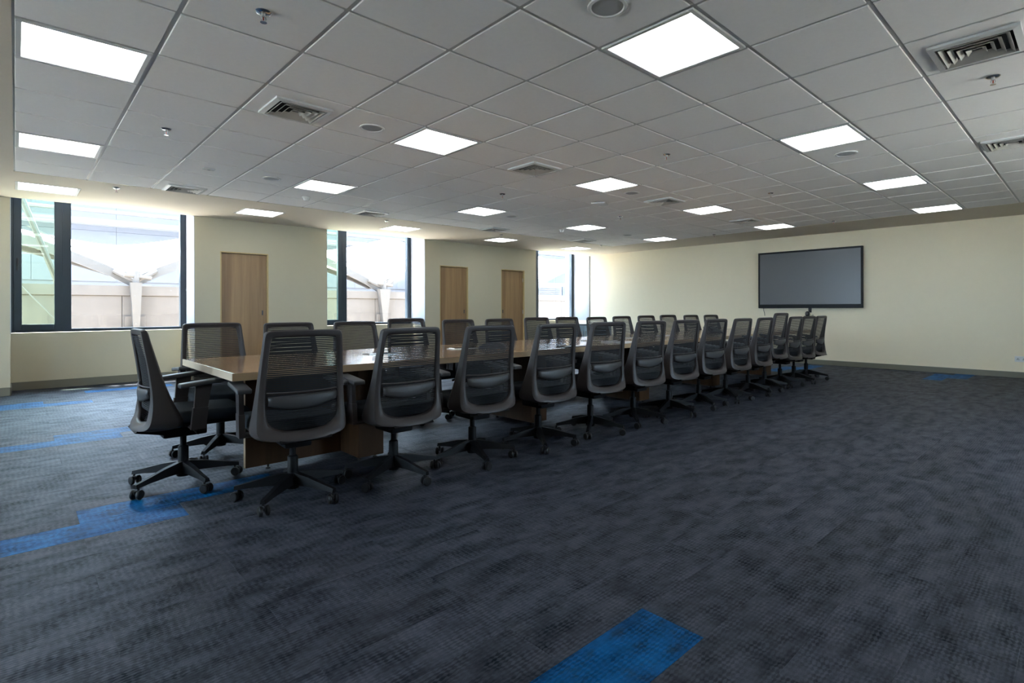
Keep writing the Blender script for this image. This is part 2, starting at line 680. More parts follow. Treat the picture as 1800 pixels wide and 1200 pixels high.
# ------------------------------------------------------------------ windows
def window(n, x0, x1, loc=None, rz=0., hgt=HEAD - SILL):
    root = struct(empty('window_%d' % n, loc or (x0, YW, SILL), rz))
    w = x1 - x0
    d0, d1 = -.02, .08
    m = MB()
    m.box(0, .05, d0, d1, 0, hgt, .003, 1)                   # left post
    m.box(w - .085, w, d0, d1, 0, hgt, .003, 1)              # right post
    m.box(.52, .64, d0, d1, 0, hgt, .003, 1)                 # mullion
    m.box(.05, w - .085, d0 + .002, d1 - .002, 0, .045, .003, 1)
    m.box(.05, w - .085, d0 + .002, d1 - .002, hgt - .05, hgt, .003, 1)
    m.build('window_frame', M['frame'], root)
    m = MB()                                                  # opening sash
    s0, s1 = -.035, .04
    m.box(.03, .115, s0, s1, .03, hgt - .03, .004, 1)
    m.box(.455, .545, s0, s1, .03, hgt - .03, .004, 1)
    m.box(.115, .455, s0, s1, .03, .115, .004, 1)
    m.box(.115, .455, s0, s1, hgt - .115, hgt - .03, .004, 1)
    sash = m.build('sash', M['frame'], root)
    MB().box(.11, .46, .0, .006, .11, hgt - .11).build('glass_pane', M['glass_green'], root)
    MB().box(.63, w - .08, .03, .036, .04, hgt - .04).build('glass_pane', M['glass'], root)
    m = MB()
    m.box(.062, .084, s0 - .012, s0, .92, 1.04, .003, 1)
    m.box(.066, .08, s0 - .035, s0 - .01, .96, .985, .003, 1)
    m.box(.066, .08, s0 - .035, s0 - .022, .86, .985, .003, 1)
    m.build('sash_handle', M['handle'], root)
    m = MB().box(w - .008, w - .002, -.035, -.02, .62, .66, .001, 1)
    m.build('restrictor', M['metal'], root)
    return root


for k, (a, b) in enumerate(WINS):
    window(k + 1, a, b)
for k, (a, b) in enumerate(ADDED_FWIN):  # added window behind the camera, for daylight
    window(k + 5, a, b, (b, YN - .08, SILL), math.pi, HEAD2 - SILL)
for k, (a, b) in enumerate(ADDED_LWIN):  # added windows in the left end wall, for daylight
    window(k + 6, a, b, (XL - .08, a, SILL), math.pi / 2, HEAD2 - SILL)

# ------------------------------------------------------------------ doors in the piers
def door(n, x0, x1, lock_right, hinge_left=True):
    root = struct(empty('door_%d' % n, (x0, YP, 0)))
    w = x1 - x0
    m = MB()
    m.box(0, .018, .0, .13, 0, DTOP, .001, 1)
    m.box(w - .018, w, .0, .13, 0, DTOP, .001, 1)
    m.box(.018, w - .018, .0, .13, DTOP - .018, DTOP, .001, 1)
    m.build('door_lining', M['door_edge'], root)
    lf = MB().box(.021, w - .021, .045, .083, .008, DTOP - .022, .002, 1).build('door_leaf', M['door'], root)
    lx = w - .085 if lock_right else .085
    m = MB()
    m.box(lx - .012, lx + .012, .040, .046, 1.02, 1.10, .003, 1)
    m.tube([(lx, .04, 1.078), (lx, .032, 1.078)], .009, 10)
    m.build('lock', M['dark_grey'], lf)
    hx = .021 if lock_right else w - .021
    for hz in (.25, 1.0, 1.78):
        m = MB().tube([(hx, .041, hz), (hx, .041, hz + .09)], .007, 8)
        m.build('hinge', M['metal'], root)
    return root


door(1, *DOORS[0], True)
door(2, *DOORS[1], True)
door(3, *DOORS[2], False)

# ------------------------------------------------------------------ outside: terrace, concrete wall, membrane canopies
m = MB().box(-24, 44, YW + .31, 48, -.4, -.1)
m.box(-24, XL - .21, -22, YW + .31, -.4, -.1)
m.box(XL - .21, XR + .21, -22, YN - .21, -.4, -.1)
m.box(XR + .21, 44, -22, YW + .31, -.4, -.1)
thing(m.build('terrace', M['terrace']), 'unseen terrace outside, whitened to bounce sunlight up into the room', 'terrace')
YC = 14.5
cw = empty('boundary_wall', (0, YC, 0))
thing(cw, 'weathered pale concrete wall standing outside the windows under the canopies', 'wall')
x = -12.0
k = 0
while x < 34:
    w = 1.95
    MB().box(x + .004, x + w - .004, 0, .3, -.1, 1.42, .008, 1).build('concrete_panel', M['concrete'], cw)
    x += w
    k += 1
MB().box(-12, 34, -.03, .33, 1.42, 1.64, .01, 1).build('coping', M['concrete'], cw)

VAL = [1.87 + 5.83 * k for k in range(-2, 6)]
PER = 5.83


def front_z(x):
    d = ((x - 1.87 + PER / 2) % PER) - PER / 2
    a = abs(d) / (PER / 2)
    return 1.84 + 1.25 * a ** .85


def back_z(x):
    d = ((x - 2.1 + PER / 2) % PER) - PER / 2
    a = abs(d) / (PER / 2)
    return 2.98 + .62 * a ** 1.4 + .045 * (x - 2)


names = ['left', 'middle', 'right']
can_lab = {-1: 'white membrane canopy swooping left of the concrete column outside',
           0: 'white membrane canopy rising between the two struts outside the windows',
           1: 'white membrane canopy beyond the second strut, seen in the far windows',
           2: 'white membrane canopy farthest to the right outside the far window'}
for ci, x0c in [(-1, VAL[1]), (0, VAL[2]), (1, VAL[3]), (2, VAL[4])]:
    root = empty('canopy', (x0c, YC, 0))
    thing(root, can_lab[ci], 'canopy', 'membrane canopies outside')

    def f(u, v, x0c=x0c, yb=YC):
        x = x0c + u * PER
        zf, zb = front_z(x), back_z(x)
        s = v
        z = zf + (zb - zf) * (s ** .9) - .28 * math.sin(math.pi * s) * (1 - .3 * abs(u - .5))
        return (x - x0c, .25 + s * 5.0, z)
    o = MB().grid(f, 22, 14).build('membrane', M['membrane'], root, smooth=True)
    sm = o.modifiers.new('thick', 'SOLIDIFY')
    sm.thickness = .03
    # edge beams
    m = MB()
    n = 12
    pts = [(u * PER / n, .15, front_z(x0c + u * PER / n) - .07) for u in range(n + 1)]
    for A, B in zip(pts, pts[1:]):
        m.hexa([(A[0], .12, A[2] - .17), (A[0], .17, A[2] - .17), (A[0], .17, A[2] + .04), (A[0], .12, A[2] + .04)],
               [(B[0], .12, B[2] - .17), (B[0], .17, B[2] - .17), (B[0], .17, B[2] + .04), (B[0], .12, B[2] + .04)])
    m.build('edge_beam', M['beam'], root)
    pts = [(u * PER / n, .75, front_z(x0c + u * PER / n) * .74 + .42 - .0) for u in range(n + 1)]
    MB().tube(pts, .065, 8).build('edge_beam', M['beam'], root)
    # ribs between the two beams
    for q in (1.6, 2.9, 4.2):
        xx = x0c + q
        MB().tube([(q, .15, front_z(xx) - .07), (q + .12, .75, front_z(xx) * .74 + .40)], .03, 6).build('rib', M['beam'], root)
# struts and columns on the wall below each valley
for ci, xv in enumerate(VAL[2:5]):
    root = empty('canopy_strut', (xv, YC, 0))
    lab = ['pale column with base plate on the concrete wall, seen in the nearest window',
           'tapered V strut with base plate on the concrete wall, seen in the middle window',
           'canopy strut on the concrete wall, seen toward the far window'][ci]
    thing(root, lab, 'strut', 'canopy struts on the wall')
    m = MB()
    wt = .10 if ci == 0 else .17
    m.hexa([(-.06, -.22, .74), (.06, -.22, .74), (.06, -.10, .74), (-.06, -.10, .74)],
           [(-wt, -.24, 1.70), (wt, -.24, 1.70), (wt, -.04, 1.70), (-wt, -.04, 1.70)])
    m.build('column', M['beam'], root)
    MB().box(-.17, .17, -.26, -.03, .66, .72, .005, 1).build('base_plate', M['concrete'], root)
    MB().box(-.18, .18, -.06, -.03, .70, .98, .005, 1).build('mounting_plate', M['concrete'], root)
    m = MB()
    m.tube([(-.35, .1, 1.95), (0, -.1, 1.72), (.4, .1, 1.98)], .05, 8)
    m.tube([(-.2, -.14, 1.86), (.28, -.14, 1.80)], .04, 8)
    m.tube([(0, -.14, 1.65), (.02, -.14, 1.95)], .06, 8)
    m.build('bracket', M['beam'], root)
    MB().tube([(-.05, -.1, 1.85), (-1.7, -.15, 2.75)], .014, 6).build('guy_cable', M['beam'], root)
# building behind, with cladding panels
b1 = empty('office_building', (0, 26, 0))
thing(b1, 'pale lavender clad building rising behind the white canopies', 'building')
MB().box(-16, 44, .2, 6, -.1, 5.85).build('building_core', M['facade'], b1)
for r_i in range(2):
    for k in range(24):
        xx = -14 + k * 2.4
        MB().box(xx + .004, xx + 2.396, .15, .2, 2.2 + r_i * 1.9, 4.092 + r_i * 1.9).build('cladding_panel', M['facade'], b1)
MB().tube([(-16, -.5, 4.35), (44, -.5, 4.35)], .14, 10).build('pipe', M['facade_white'], b1)
MB().tube([(-16, -.5, 4.75), (44, -.5, 4.75)], .07, 10).build('pipe', M['facade_white'], b1)
# white house with a blue window, seen below the canopy edge in the far window
b2 = empty('white_house', (22.0, 22.0, 0))
thing(b2, 'white louvred house with a blue window, seen in the far right window', 'house')
MB().box(-6, 8, 0, 3, -.1, 2.62).build('house_wall', M['facade_white'], b2)
MB().box(1.30, 2.05, -.05, 0, 1.90, 2.42).build('window_pane', M['blue_glass'], b2)
MB().box(2.20, 2.55, -.05, 0, 1.90, 2.42).build('window_pane', M['facade'], b2)
for k in range(6):
    MB().box(-4, 1.15, -.06, 0, 1.80 + k * .10, 1.84 + k * .10).build('louvre', M['facade'], b2)
# diagonal post and stay outside the first sash
o = MB().tube([(-1.0, 12.4, 6.35), (.10, 12.4, 2.92), (.50, 12.4, 1.66), (.66, 14.2, 1.30)], .045, 8).build('diagonal_brace', M['beam'])
thing(o, 'diagonal grey brace seen through the green sash of the nearest window', 'brace')
o = MB().tube([(-.6, 14.38, 2.5), (.103, 14.38, 1.554), (.80, 14.38, .62)], .014, 6).build('stay_cable', M['beam'])
thing(o, 'thin stay cable crossing the concrete wall behind the green sash', 'cable')
# unseen ledge added above the windows to cut the sun to a strip
o = MB().box(-6, 18, YW + .17, YW + .66, 2.96, 3.08).build('sun_cut_ledge', M['facade'])
thing(o, 'unseen ledge added above the windows outside to block the sun', 'ledge')

# ------------------------------------------------------------------ conference table
TX0, TX1, TY0, TY1, TZ = .885, 9.80, 3.415, 4.69, .75
tb = empty('conference_table', (0, 0, 0))
thing(tb, 'very long brown wooden conference table on shade-darkened panel pedestals', 'table')
sl = 4
L = (TX1 - TX0) / sl
for k in range(sl):
    a = TX0 + k * L + (.0 if k == 0 else .001)
    m = MB().box(a + .012, TX0 + (k + 1) * L - .001, TY0 + .004, TY1 - .004, TZ - .045, TZ, .0015, 1)
    m.build('tabletop', M['table'], tb)
MB().box(TX0 + .004, TX0 + .012, TY0 + .004, TY1 - .004, TZ - .045, TZ - .0005).build('edge_band', M['table_end'], tb)
MB().box(TX0 + .004, TX1, TY0, TY0 + .004, TZ - .045, TZ - .0005).build('edge_band', M['table_edge'], tb)
MB().box(TX0 + .004, TX1, TY1 - .004, TY1, TZ - .045, TZ - .0005).build('edge_band', M['table_edge'], tb)
for k in range(5):
    xa = 1.80 + k * 1.74
    pz = MB().box(xa, xa + .20, 3.74, 4.36, .03, TZ - .045, .002, 1).build('pedestal', M['panel'], tb)
    for fx in (xa + .04, xa + .16):
        for fy in (3.80, 4.30):
            MB().lathe([(0, 0), (.016, 0), (.016, .01), (.008, .012), (.008, .031), (0, .031)], fx, fy, 10).build('levelling_foot', M['black'], pz)
for xa, xb in ((1.13, 1.80), (8.96, 9.56)):
    pn = MB().box(xa, xb, 4.035, 4.07, .03, TZ - .045, .001, 1).build('modesty_panel', M['panel'], tb)
    MB().lathe([(0, 0), (.016, 0), (.016, .01), (.008, .012), (.008, .031), (0, .031)], xa + .15, 4.052, 10).build('levelling_foot', M['black'], pn)
# pale lipping on the free end of the modesty panel
MB().box(1.128, 1.130, 4.035, 4.07, .03, TZ - .045).build('lipping', M['table_edge'], tb)

# flip-up power boxes down the middle
for k, px in enumerate((2.16, 2.98, 4.80, 5.55, 6.35)):
    r = empty('power_box', (px, 4.07, TZ))
    thing(r, '%s metal flap power box from the near end of the table centre line' % ORD[k], 'power box', 'power boxes along the table')
    MB().box(-.14, .14, -.06, .06, 0, .004, .001, 1).build('frame', M['metal'], r)
    MB().box(-.128, .128, -.046, .046, .004, .010, .002, 1).build('flap', M['chrome'], r)
# conference phone
r = empty('conference_phone', (3.20, 3.86, TZ), .35)
thing(r, 'dark three-legged conference phone lying on the table', 'conference phone')
poly = []
for k in range(36):
    a = k * math.pi / 18
    rr = .085 + .075 * max(0, math.cos(3 * a)) ** 1.2
    poly.append((rr * math.cos(a), rr * math.sin(a)))
m = MB()
rings = []
for sc_, z in ((1., .0), (1.02, .012), (.9, .03), (.45, .055), (.40, .06)):
    rings.append([m.bm.verts.new((x * sc_, y * sc_, z)) for x, y in poly])
for a, b in zip(rings, rings[1:]):
    for k in range(36):
        m.bm.faces.new((a[k], a[(k + 1) % 36], b[(k + 1) % 36], b[k]))
m.bm.faces.new(rings[0][::-1])
m.bm.faces.new(rings[-1])
m.build('body', M['dark_grey'], r, smooth=True)
MB().box(-.03, .03, -.02, .02, .060, .062).build('display', M['screen'], r)
# desk phone farther along
r = empty('desk_phone', (7.55, 4.02, TZ), -.5)
thing(r, 'black desk phone with sloping face near the far end of the table', 'phone')
m = MB()
m.hexa([(-.1, -.1, 0), (.1, -.1, 0), (.1, .1, 0), (-.1, .1, 0)], [(-.1, -.1, .02), (.1, -.1, .02), (.1, .1, .09), (-.1, .1, .09)])
m.build('body', M['black'], r)
m = MB()
m.tube([(-.075, -.09, .045), (-.075, .09, .11)], .018, 8)
m.build('handset', M['black'], r)
MB().hexa([(-.02, .02, .065), (.08, .02, .065), (.08, .075, .085), (-.02, .075, .085)],
          [(-.02, .02, .068), (.08, .02, .068), (.08, .075, .088), (-.02, .075, .088)]).build('display', M['screen'], r)
# tablet and folder at the near edge
r = empty('tablet', (3.86, 3.52, TZ), .05)
thing(r, 'thin silver tablet with dark rim lying at the near edge of the table', 'tablet')
MB().box(-.13, .13, -.09, .09, 0, .008, .003, 1).build('case', M['black'], r)
MB().box(-.122, .122, -.082, .082, .008, .009).build('screen', M['paper'], r)
r = MB().box(-.11, .11, -.15, .15, 0, .012, .002, 1).build('folder', M['paper'], None, (4.72, 3.62, TZ), rot=.1)
thing(r, 'white paper folder near the table edge between two chairs', 'folder')

# ------------------------------------------------------------------ office chair
def prof(tbl, z):
    """linear interpolation in a table sorted by rising first column"""
    if z <= tbl[0][0]:
        return tbl[0][1]
    for a, b in zip(tbl, tbl[1:]):
        if z <= b[0]:
            t = (z - a[0]) / (b[0] - a[0])
            return a[1] + (b[1] - a[1]) * t
    return tbl[-1][1]


HALF = [  # xo, zo, xi, zi, y rear, y front
    (0.000, 1.002, 0.000, .958, -.262, -.222),
    (0.120, 1.001, 0.110, .958, -.260, -.222),
    (0.186, 1.000, 0.158, .957, -.258, -.218),
    (0.207, 0.993, 0.168, .952, -.257, -.214),
    (0.214, 0.972, 0.173, .938, -.255, -.209),
    (0.217, 0.925, 0.177, .912, -.250, -.200),
    (0.222, 0.860, 0.183, .850, -.240, -.182),
    (0.229, 0.760, 0.188, .755, -.226, -.156),
    (0.237, 0.660, 0.192, .655, -.216, -.128),
    (0.245, 0.560, 0.194, .565, -.216, -.092),
    (0.251, 0.495, 0.190, .515, -.230, -.060),
    (0.256, 0.440, 0.176, .484, -.250, -.034),
    (0.250, 0.405, 0.150, .462, -.270, -.034),
    (0.215, 0.392, 0.110, .448, -.292, -.070),
    (0.120, 0.380, 0.060, .440, -.308, -.130),
    (0.000, 0.376, 0.000, .437, -.314, -.170)]
XI = sorted([(zi, xi) for xo, zo, xi, zi, yr, yf in HALF[4:14]])
MY = [(.43, -.205), (.50, -.190), (.60, -.182), (.70, -.190), (.85, -.212), (.96, -.238)]


def chair_frame():
    st = [tuple(h_) for h_ in HALF]
    full = st + [(-a, b, -c, d, e, f_) for a, b, c, d, e, f_ in reversed(st[1:-1])]
    m = MB()
    rings = []
    for xo, zo, xi, zi, yr, yf in full:
        o = Vector((xo, zo))
        i_ = Vector((xi, zi))
        n = (i_ - o).normalized()
        w = o + n * .018
        bot = max(0, (.5 - zo) / .13)
        yi = yr + .014 + .07 * min(1, bot)
        pts = [(i_.x, yi, i_.y), (o.x, yr, o.y), (o.x, yf, o.y), (w.x, yf, w.y), (w.x, min(yi + .02, yf), w.y), (i_.x, yi + .016, i_.y)]
        rings.append([m.bm.verts.new(p) for p in pts])
    N = len(rings)
    for a in range(N):
        b = (a + 1) % N
        for k in range(6):
            m.bm.faces.new((rings[a][k], rings[b][k], rings[b][(k + 1) % 6], rings[a][(k + 1) % 6]))
    return m


def chair_mesh_back():
    m = MB()
    z = .445
    while z < .955:
        w = prof(XI, z) + .012
        y = prof(MY, z)
        top = z + .0078
        lw = None
        n = 8
        va, vb = [], []
        for k in range(n + 1):
            t = k / n * 2 - 1
            yy = y - .018 * (1 - t * t) * (1 if z > .5 else .5)
            va.append(m.bm.verts.new((w * t, yy, z)))
            vb.append(m.bm.verts.new((w * t, prof(MY, top) - .018 * (1 - t * t), top)))
        for k in range(n):
            m.bm.faces.new((va[k], va[k + 1], vb[k + 1], vb[k]))
        z += .0105
    return m


def rounded(x0, x1, y0, y1, z0, z1, b, seg=3):
    return MB().box(x0, x1, y0, y1, z0, z1, b, seg)


def build_chair():
    r = empty('office_chair')
    up_, lo = [], []
    fr = chair_frame().build('back_frame', M['plastic'], r, smooth=True)
    ss = fr.modifiers.new('sub', 'SUBSURF')
    ss.levels = ss.render_levels = 1
    up_.append((fr, []))
    mb = chair_mesh_back().build('mesh_back', M['mesh'], r)
    up_.append((mb, []))
    # lumbar support behind the mesh
    m = MB()
    wl = .185

    def lf(u, v):
        t = u * 2 - 1
        z = .640 + .004 * t - v * (.085 - .035 * abs(t) ** 2)
        y = prof(MY, z) - .022 - .022 * (1 - t * t) - .01 * math.sin(v * math.pi)
        return (wl * t, y, z)
    m.grid(lf, 12, 5)
    lum = m.build('lumbar_support', M['lumbar'], r, smooth=True)
    so = lum.modifiers.new('thick', 'SOLIDIFY')
    so.thickness = .008
    m = MB()
    m.tube([(-.19, -.200, .655), (-.1, -.222, .652), (0, -.228, .652), (.1, -.222, .652), (.19, -.200, .655)], .005, 6)
    bar = m.build('lumbar_bar', M['plastic'], r, smooth=True)
    up_.append((lum, []))
    up_.append((bar, []))
    # seat
    b = rounded(-.245, .245, -.155, .335, .425, .502, .032, 3)
    for v in b.bm.verts:
        t = (v.co.y + .155) / .49
        v.co.x *= 1 - .07 * t * t - .05 * (1 - t) ** 3
        if t > .75:
            v.co.z -= (t - .75) * .09
        if v.co.z > .47:
            v.co.z -= .012 * (1 - min(1, (abs(v.co.x) / .2)))
    seat = b.build('seat', M['fabric'], r, smooth=True)
    up_.append((seat, []))
    b = rounded(-.215, .215, -.17, .29, .398, .430, .014, 2)
    pan = b.build('seat_pan', M['plastic_black'], r, smooth=True)
    up_.append((pan, []))
    m = MB()
    m.box(-.075, .075, -.12, .12, .315, .400, .015, 2)
    m.hexa([(-.09, -.10, .34), (.09, -.10, .34), (.09, -.10, .40), (-.09, -.10, .40)],
           [(-.14, -.27, .385), (.14, -.27, .385), (.14, -.24, .415), (-.14, -.24, .415)])
    mech = m.build('tilt_mechanism', M['plastic_black'], r, smooth=True)
    up_.append((mech, []))
    m = MB()
    m.tube([(.07, .02, .375), (.21, .02, .372), (.26, .03, .365)], [.006, .006, .012], 8)
    lev = m.build('lever', M['plastic_black'], r, smooth=True)
    up_.append((lev, []))
    # arms
    for s in (-1, 1):
        m = MB()
        q = [(-.03, .055), (-.045, .05)]
        x = .272 * s
        t = .016
        m.box(min(.12 * s, .27 * s), max(.12 * s, .27 * s), -.015, .065, .388, .408, .006, 1)
        m.hexa([(x - t, -.015, .39), (x + t, -.015, .39), (x + t, .065, .39), (x - t, .065, .39)],
               [(x - t, -.002, .52), (x + t, -.002, .52), (x + t, .078, .52), (x - t, .078, .52)])
        t2 = .013
        m.hexa([(x - t2, .003, .51), (x + t2, .003, .51), (x + t2, .073, .51), (x - t2, .073, .51)],
               [(x - t2, .012, .665), (x + t2, .012, .665), (x + t2, .10, .665), (x - t2, .10, .665)])
        arm = m.build('armrest', M['plastic'], r)
        b = rounded(-.048, .048, -.13, .125, -.013, .013, .010, 3)
        for v in b.bm.verts:
            tt = v.co.y / .13
            v.co.x *= 1 - .22 * abs(tt) ** 2
            v.co.z -= .014 * tt * tt - (.012 * tt)
        pad = b.build('arm_pad', M['pad'], arm, smooth=True, loc=(x, .055, .682))
        up_.append((arm, [(pad, [])]))
    # column and base
    m = MB().lathe([(0, .09), (.030, .09), (.030, .24), (.026, .245), (.018, .25), (.018, .33), (0, .33)], 0, 0, 14)
    col = m.build('gas_column', M['plastic_black'], r, smooth=True)
    lo.append((col, []))
    base = empty('dummy')
    bpy.data.objects.remove(base)
    m = MB()
    m.lathe([(0, .055), (.036, .055), (.042, .07), (.042, .125), (.034, .15), (0, .15)], 0, 0, 16)
    for k in range(5):
        a = k * 2 * math.pi / 5
        c, s = math.cos(a), math.sin(a)

        def P(rad, side, z):
            return (rad * c - side * s, rad * s + side * c, z)
        sec = [(.02, .026, .082, .150), (.13, .022, .080, .132), (.24, .017, .074, .104), (.315, .016, .066, .088)]
        for A, B in zip(sec, sec[1:]):
            m.hexa([P(A[0], -A[1], A[2]), P(A[0], A[1], A[2]), P(A[0], A[1] * .65, A[3]), P(A[0], -A[1] * .65, A[3])],
                   [P(B[0], -B[1], B[2]), P(B[0], B[1], B[2]), P(B[0], B[1] * .65, B[3]), P(B[0], -B[1] * .65, B[3])])
    star = m.build('star_base', M['plastic_black'], r)
    lo.append((star, []))
    cast = []
    m = MB()
    for s in (-1, 1):
        m.xf(Matrix.Identity(4))
        for ring in (0,):
            pr_ = [(0, .006), (.016, .007), (.026, .011), (.0285, .017), (.0285, .024), (.024, .0285), (0, .0285)]
            n = 14
            rr = []
            for rad, off in pr_:
                if rad == 0:
                    rr.append([m.bm.verts.new((0, s * off, .0285))])
                else:
                    rr.append([m.bm.verts.new((rad * math.cos(q * 2 * math.pi / n), s * off, .0285 + rad * math.sin(q * 2 * math.pi / n))) for q in range(n)])
            for A, B in zip(rr, rr[1:]):
                for q in range(n):
                    if len(A) == 1:
                        m.bm.faces.new((A[0], B[q], B[(q + 1) % n]))
                    elif len(B) == 1:
                        m.bm.faces.new((A[q], B[0], A[(q + 1) % n]))
                    else:
                        m.bm.faces.new((A[q], B[q], B[(q + 1) % n], A[(q + 1) % n]))
    m.box(-.02, .018, -.006, .006, .03, .055, .004, 1)
    m.tube([(.012, 0, .045), (.012, 0, .072)], .007, 8)
    cme = m.build('caster', M['wheel'], r, smooth=True)
    for k in range(5):
        o = cme if k == 0 else cme.copy()
        if k:
            COL.objects.link(o)
        cast.append(o)
        lo.append((o, []))
    return r, up_, lo, star, cast


ch_root, ch_up, ch_lo, ch_star, ch_cast = build_chair()
# parts above the gas column are remembered so that a taller chair can be raised
NU = len(ch_up)
kids0 = ch_up + ch_lo
star_i = NU + 1


def place_chair(first, x, y, face, base, dz, label, group):
    """face: direction the sitter looks (radians), base: angle of one castor arm in the room"""
    if first:
        root, kids = ch_root, kids0
    else:
        root, kids = copy_tree(ch_root, kids0)
    root.location = (x, y, 0)
    rz = face - math.pi / 2
    root.rotation_euler = (0, 0, rz)
    thing(root, label, 'chair', group)
    for k, (o, _) in enumerate(kids):
        if k < NU:
            o.location.z = dz
    b = base - rz
    kids[star_i][0].rotation_euler = (0, 0, b)
    for k in range(5):
        c = kids[star_i + 1 + k][0]
        a = b + k * 2 * math.pi / 5
        c.location = (.303 * math.cos(a), .303 * math.sin(a), 0)
        c.rotation_euler = (0, 0, rng.uniform(0, 6.28))


rng = random.Random(3)
NEAR = [(1.19, 3.33, 4, 6, 0), (1.81, 3.25, 0, 66, 0), (2.44, 3.22, 2, 36, 0), (3.10, 3.20, 2, 20, 0), (3.76, 3.20, 5, 0, 0),
        (4.38, 3.18, 4, 8, 0), (5.02, 3.18, 5, 50, 0), (5.64, 3.18, 3, 24, 0), (6.26, 3.17, 1, 16, 0), (6.90, 3.18, 0, 40, 0),
        (7.45, 3.20, 0, 30, .055), (7.97, 3.20, 1, 12, 0), (8.48, 3.20, 3, 44, 0), (9.03, 3.22, -1, 60, 0)]
FAR = [(1.155, 4.76, 0, 20, 0.008), (1.75, 4.75, 0, 44, 0), (2.365, 4.75, 0, 10, 0), (2.93, 4.76, 0, 30, .022), (3.58, 4.75, 0, 50, 0),
       (4.18, 4.75, 0, 0, 0), (4.80, 4.75, 0, 36, .008), (5.37, 4.75, 0, 20, .008), (5.99, 4.75, 0, 60, 0), (6.58, 4.75, 0, 10, .005),
       (7.21, 4.75, -1, 30, .008), (7.83, 4.75, -3, 50, .012), (8.56, 4.75, -3, 15, .005), (9.26, 4.75, -5, 42, 0)]
place_chair(True, .775, 4.07, 0.0, math.radians(66), .0,
            'charcoal mesh office chair alone at the near short end of the table', 'mesh office chairs at the table')
for k, (x, y, th, bb, dz) in enumerate(NEAR):
    if k == 0:
        lab = 'charcoal mesh office chair with its back to the viewer at the near table corner'
    elif k == 10:
        lab = 'mesh office chair standing taller than its neighbours, eleventh in the row nearest the viewer'
    elif k == 13:
        lab = 'last and rightmost mesh office chair of the row nearest the viewer, below the television'
    else:
        lab = '%s mesh office chair in the row with backs to the viewer, counted from the left' % ORD[k]
    place_chair(False, x, y, math.pi / 2 - math.radians(th), math.radians(bb), dz, lab, 'mesh office chairs at the table')
for k, (x, y, th, bb, dz) in enumerate(FAR):
    if k == 0:
        lab = 'mesh office chair on the window side beside the near table end, leftmost of that row'
    elif k == 13:
        lab = 'last mesh office chair on the window side of the table, at the far end'
    else:
        lab = '%s mesh office chair on the window side of the table, counted from the left' % ORD[k]
    place_chair(False, x, y, -math.pi / 2 + math.radians(th), math.radians(bb), dz, lab, 'mesh office chairs at the table')

# ------------------------------------------------------------------ television and wall fittings
tv = empty('television', (XR, 4.045, 1.12))
thing(tv, 'large black framed television mounted on the cream wall', 'television')
hw, hh = .985, 1.165
TD = .09
m = MB()
m.box(-TD, -.03, -hw, hw, 0, .075, .004, 1)
m.box(-TD, -.03, -hw, hw, hh - .035, hh, .004, 1)
m.box(-TD, -.03, -hw, -hw + .032, .07, hh - .03, .004, 1)
m.box(-TD, -.03, hw - .032, hw, .07, hh - .03, .004, 1)
m.build('bezel', M['bezel'], tv)
MB().box(-TD + .008, -.04, -hw + .03, hw - .03, .07, hh - .03).build('screen', M['screen'], tv)
MB().box(-.05, -.025, -hw + .01, hw - .01, .01, hh - .01, .003, 1).build('back_cover', M['bezel'], tv)
MB().box(-.03, 0, -.35, .35, .3, .9).build('wall_mount', M['black'], tv)
# camera below the television
vc = empty('video_camera', (XR, 4.02, .93))
thing(vc, 'small black video camera on a bracket below the television', 'camera')
m = MB()
m.tube([(-.01, 0, .17), (-.05, 0, .16), (-.07, .0, .03)], .009, 8)
m.box(-.012, 0, -.03, .03, .10, .19, .002, 1)
m.build('bracket', M['black'], vc)
MB().box(-.13, -.03, -.07, .07, .0, .035, .008, 2).build('camera_base', M['black'], vc)
m = MB()
m.lathe([(0, .035), (.035, .035), (.042, .05), (.045, .075), (.04, .105), (.02, .125), (0, .128)], -.08, .02, 14)
hd = m.build('camera_head', M['black'], vc, smooth=True)
MB().tube([(-.115, .02, .08), (-.14, .02, .08)], .022, 12).build('lens', M['dark_grey'], hd)
MB().tube([(-.07, -.05, .03), (-.06, -.075, .06), (-.05, -.08, .0)], .006, 6).build('bracket_arm', M['black'], vc)
m = MB().tube([(XR - .02, 4.95, 1.13), (XR - .02, 4.945, 1.07), (XR - .015, 4.93, 1.02), (XR - .015, 4.925, .96)], .005, 6)
thing(m.build('cable', M['black']), 'thin black cable hanging below the left corner of the television', 'cable')
# socket plate
so = empty('wall_socket', (XR, .86, .30))
thing(so, 'white double socket plate low on the cream wall at the right', 'socket')
MB().box(-.010, 0, -.075, .075, -.045, .045, .003, 1).build('plate', M['white_plastic'], so)
for s in (-1, 1):
    MB().box(-.014, -.009, s * .036 - .026, s * .036 + .026, -.028, .028, .002, 1).build('insert', M['white_metal'], so)
m = MB()
for s in (-1, 1):
    c = s * .036
    # small triangular emblem with a bar of lettering strokes under it
    m.hexa([(-.0146, c - .009, .002), (-.0146, c + .009, .002), (-.0142, c + .009, .002), (-.0142, c - .009, .002)],
           [(-.0146, c - .0005, .016), (-.0146, c + .0005, .016), (-.0142, c + .0005, .016), (-.0142, c - .0005, .016)])
    for q in range(4):
        yy = c - .014 + q * .009
        m.box(-.0146, -.0142, yy - .003, yy + .003, -.013, -.005)
m.build('emblem', M['dark_grey'], so)
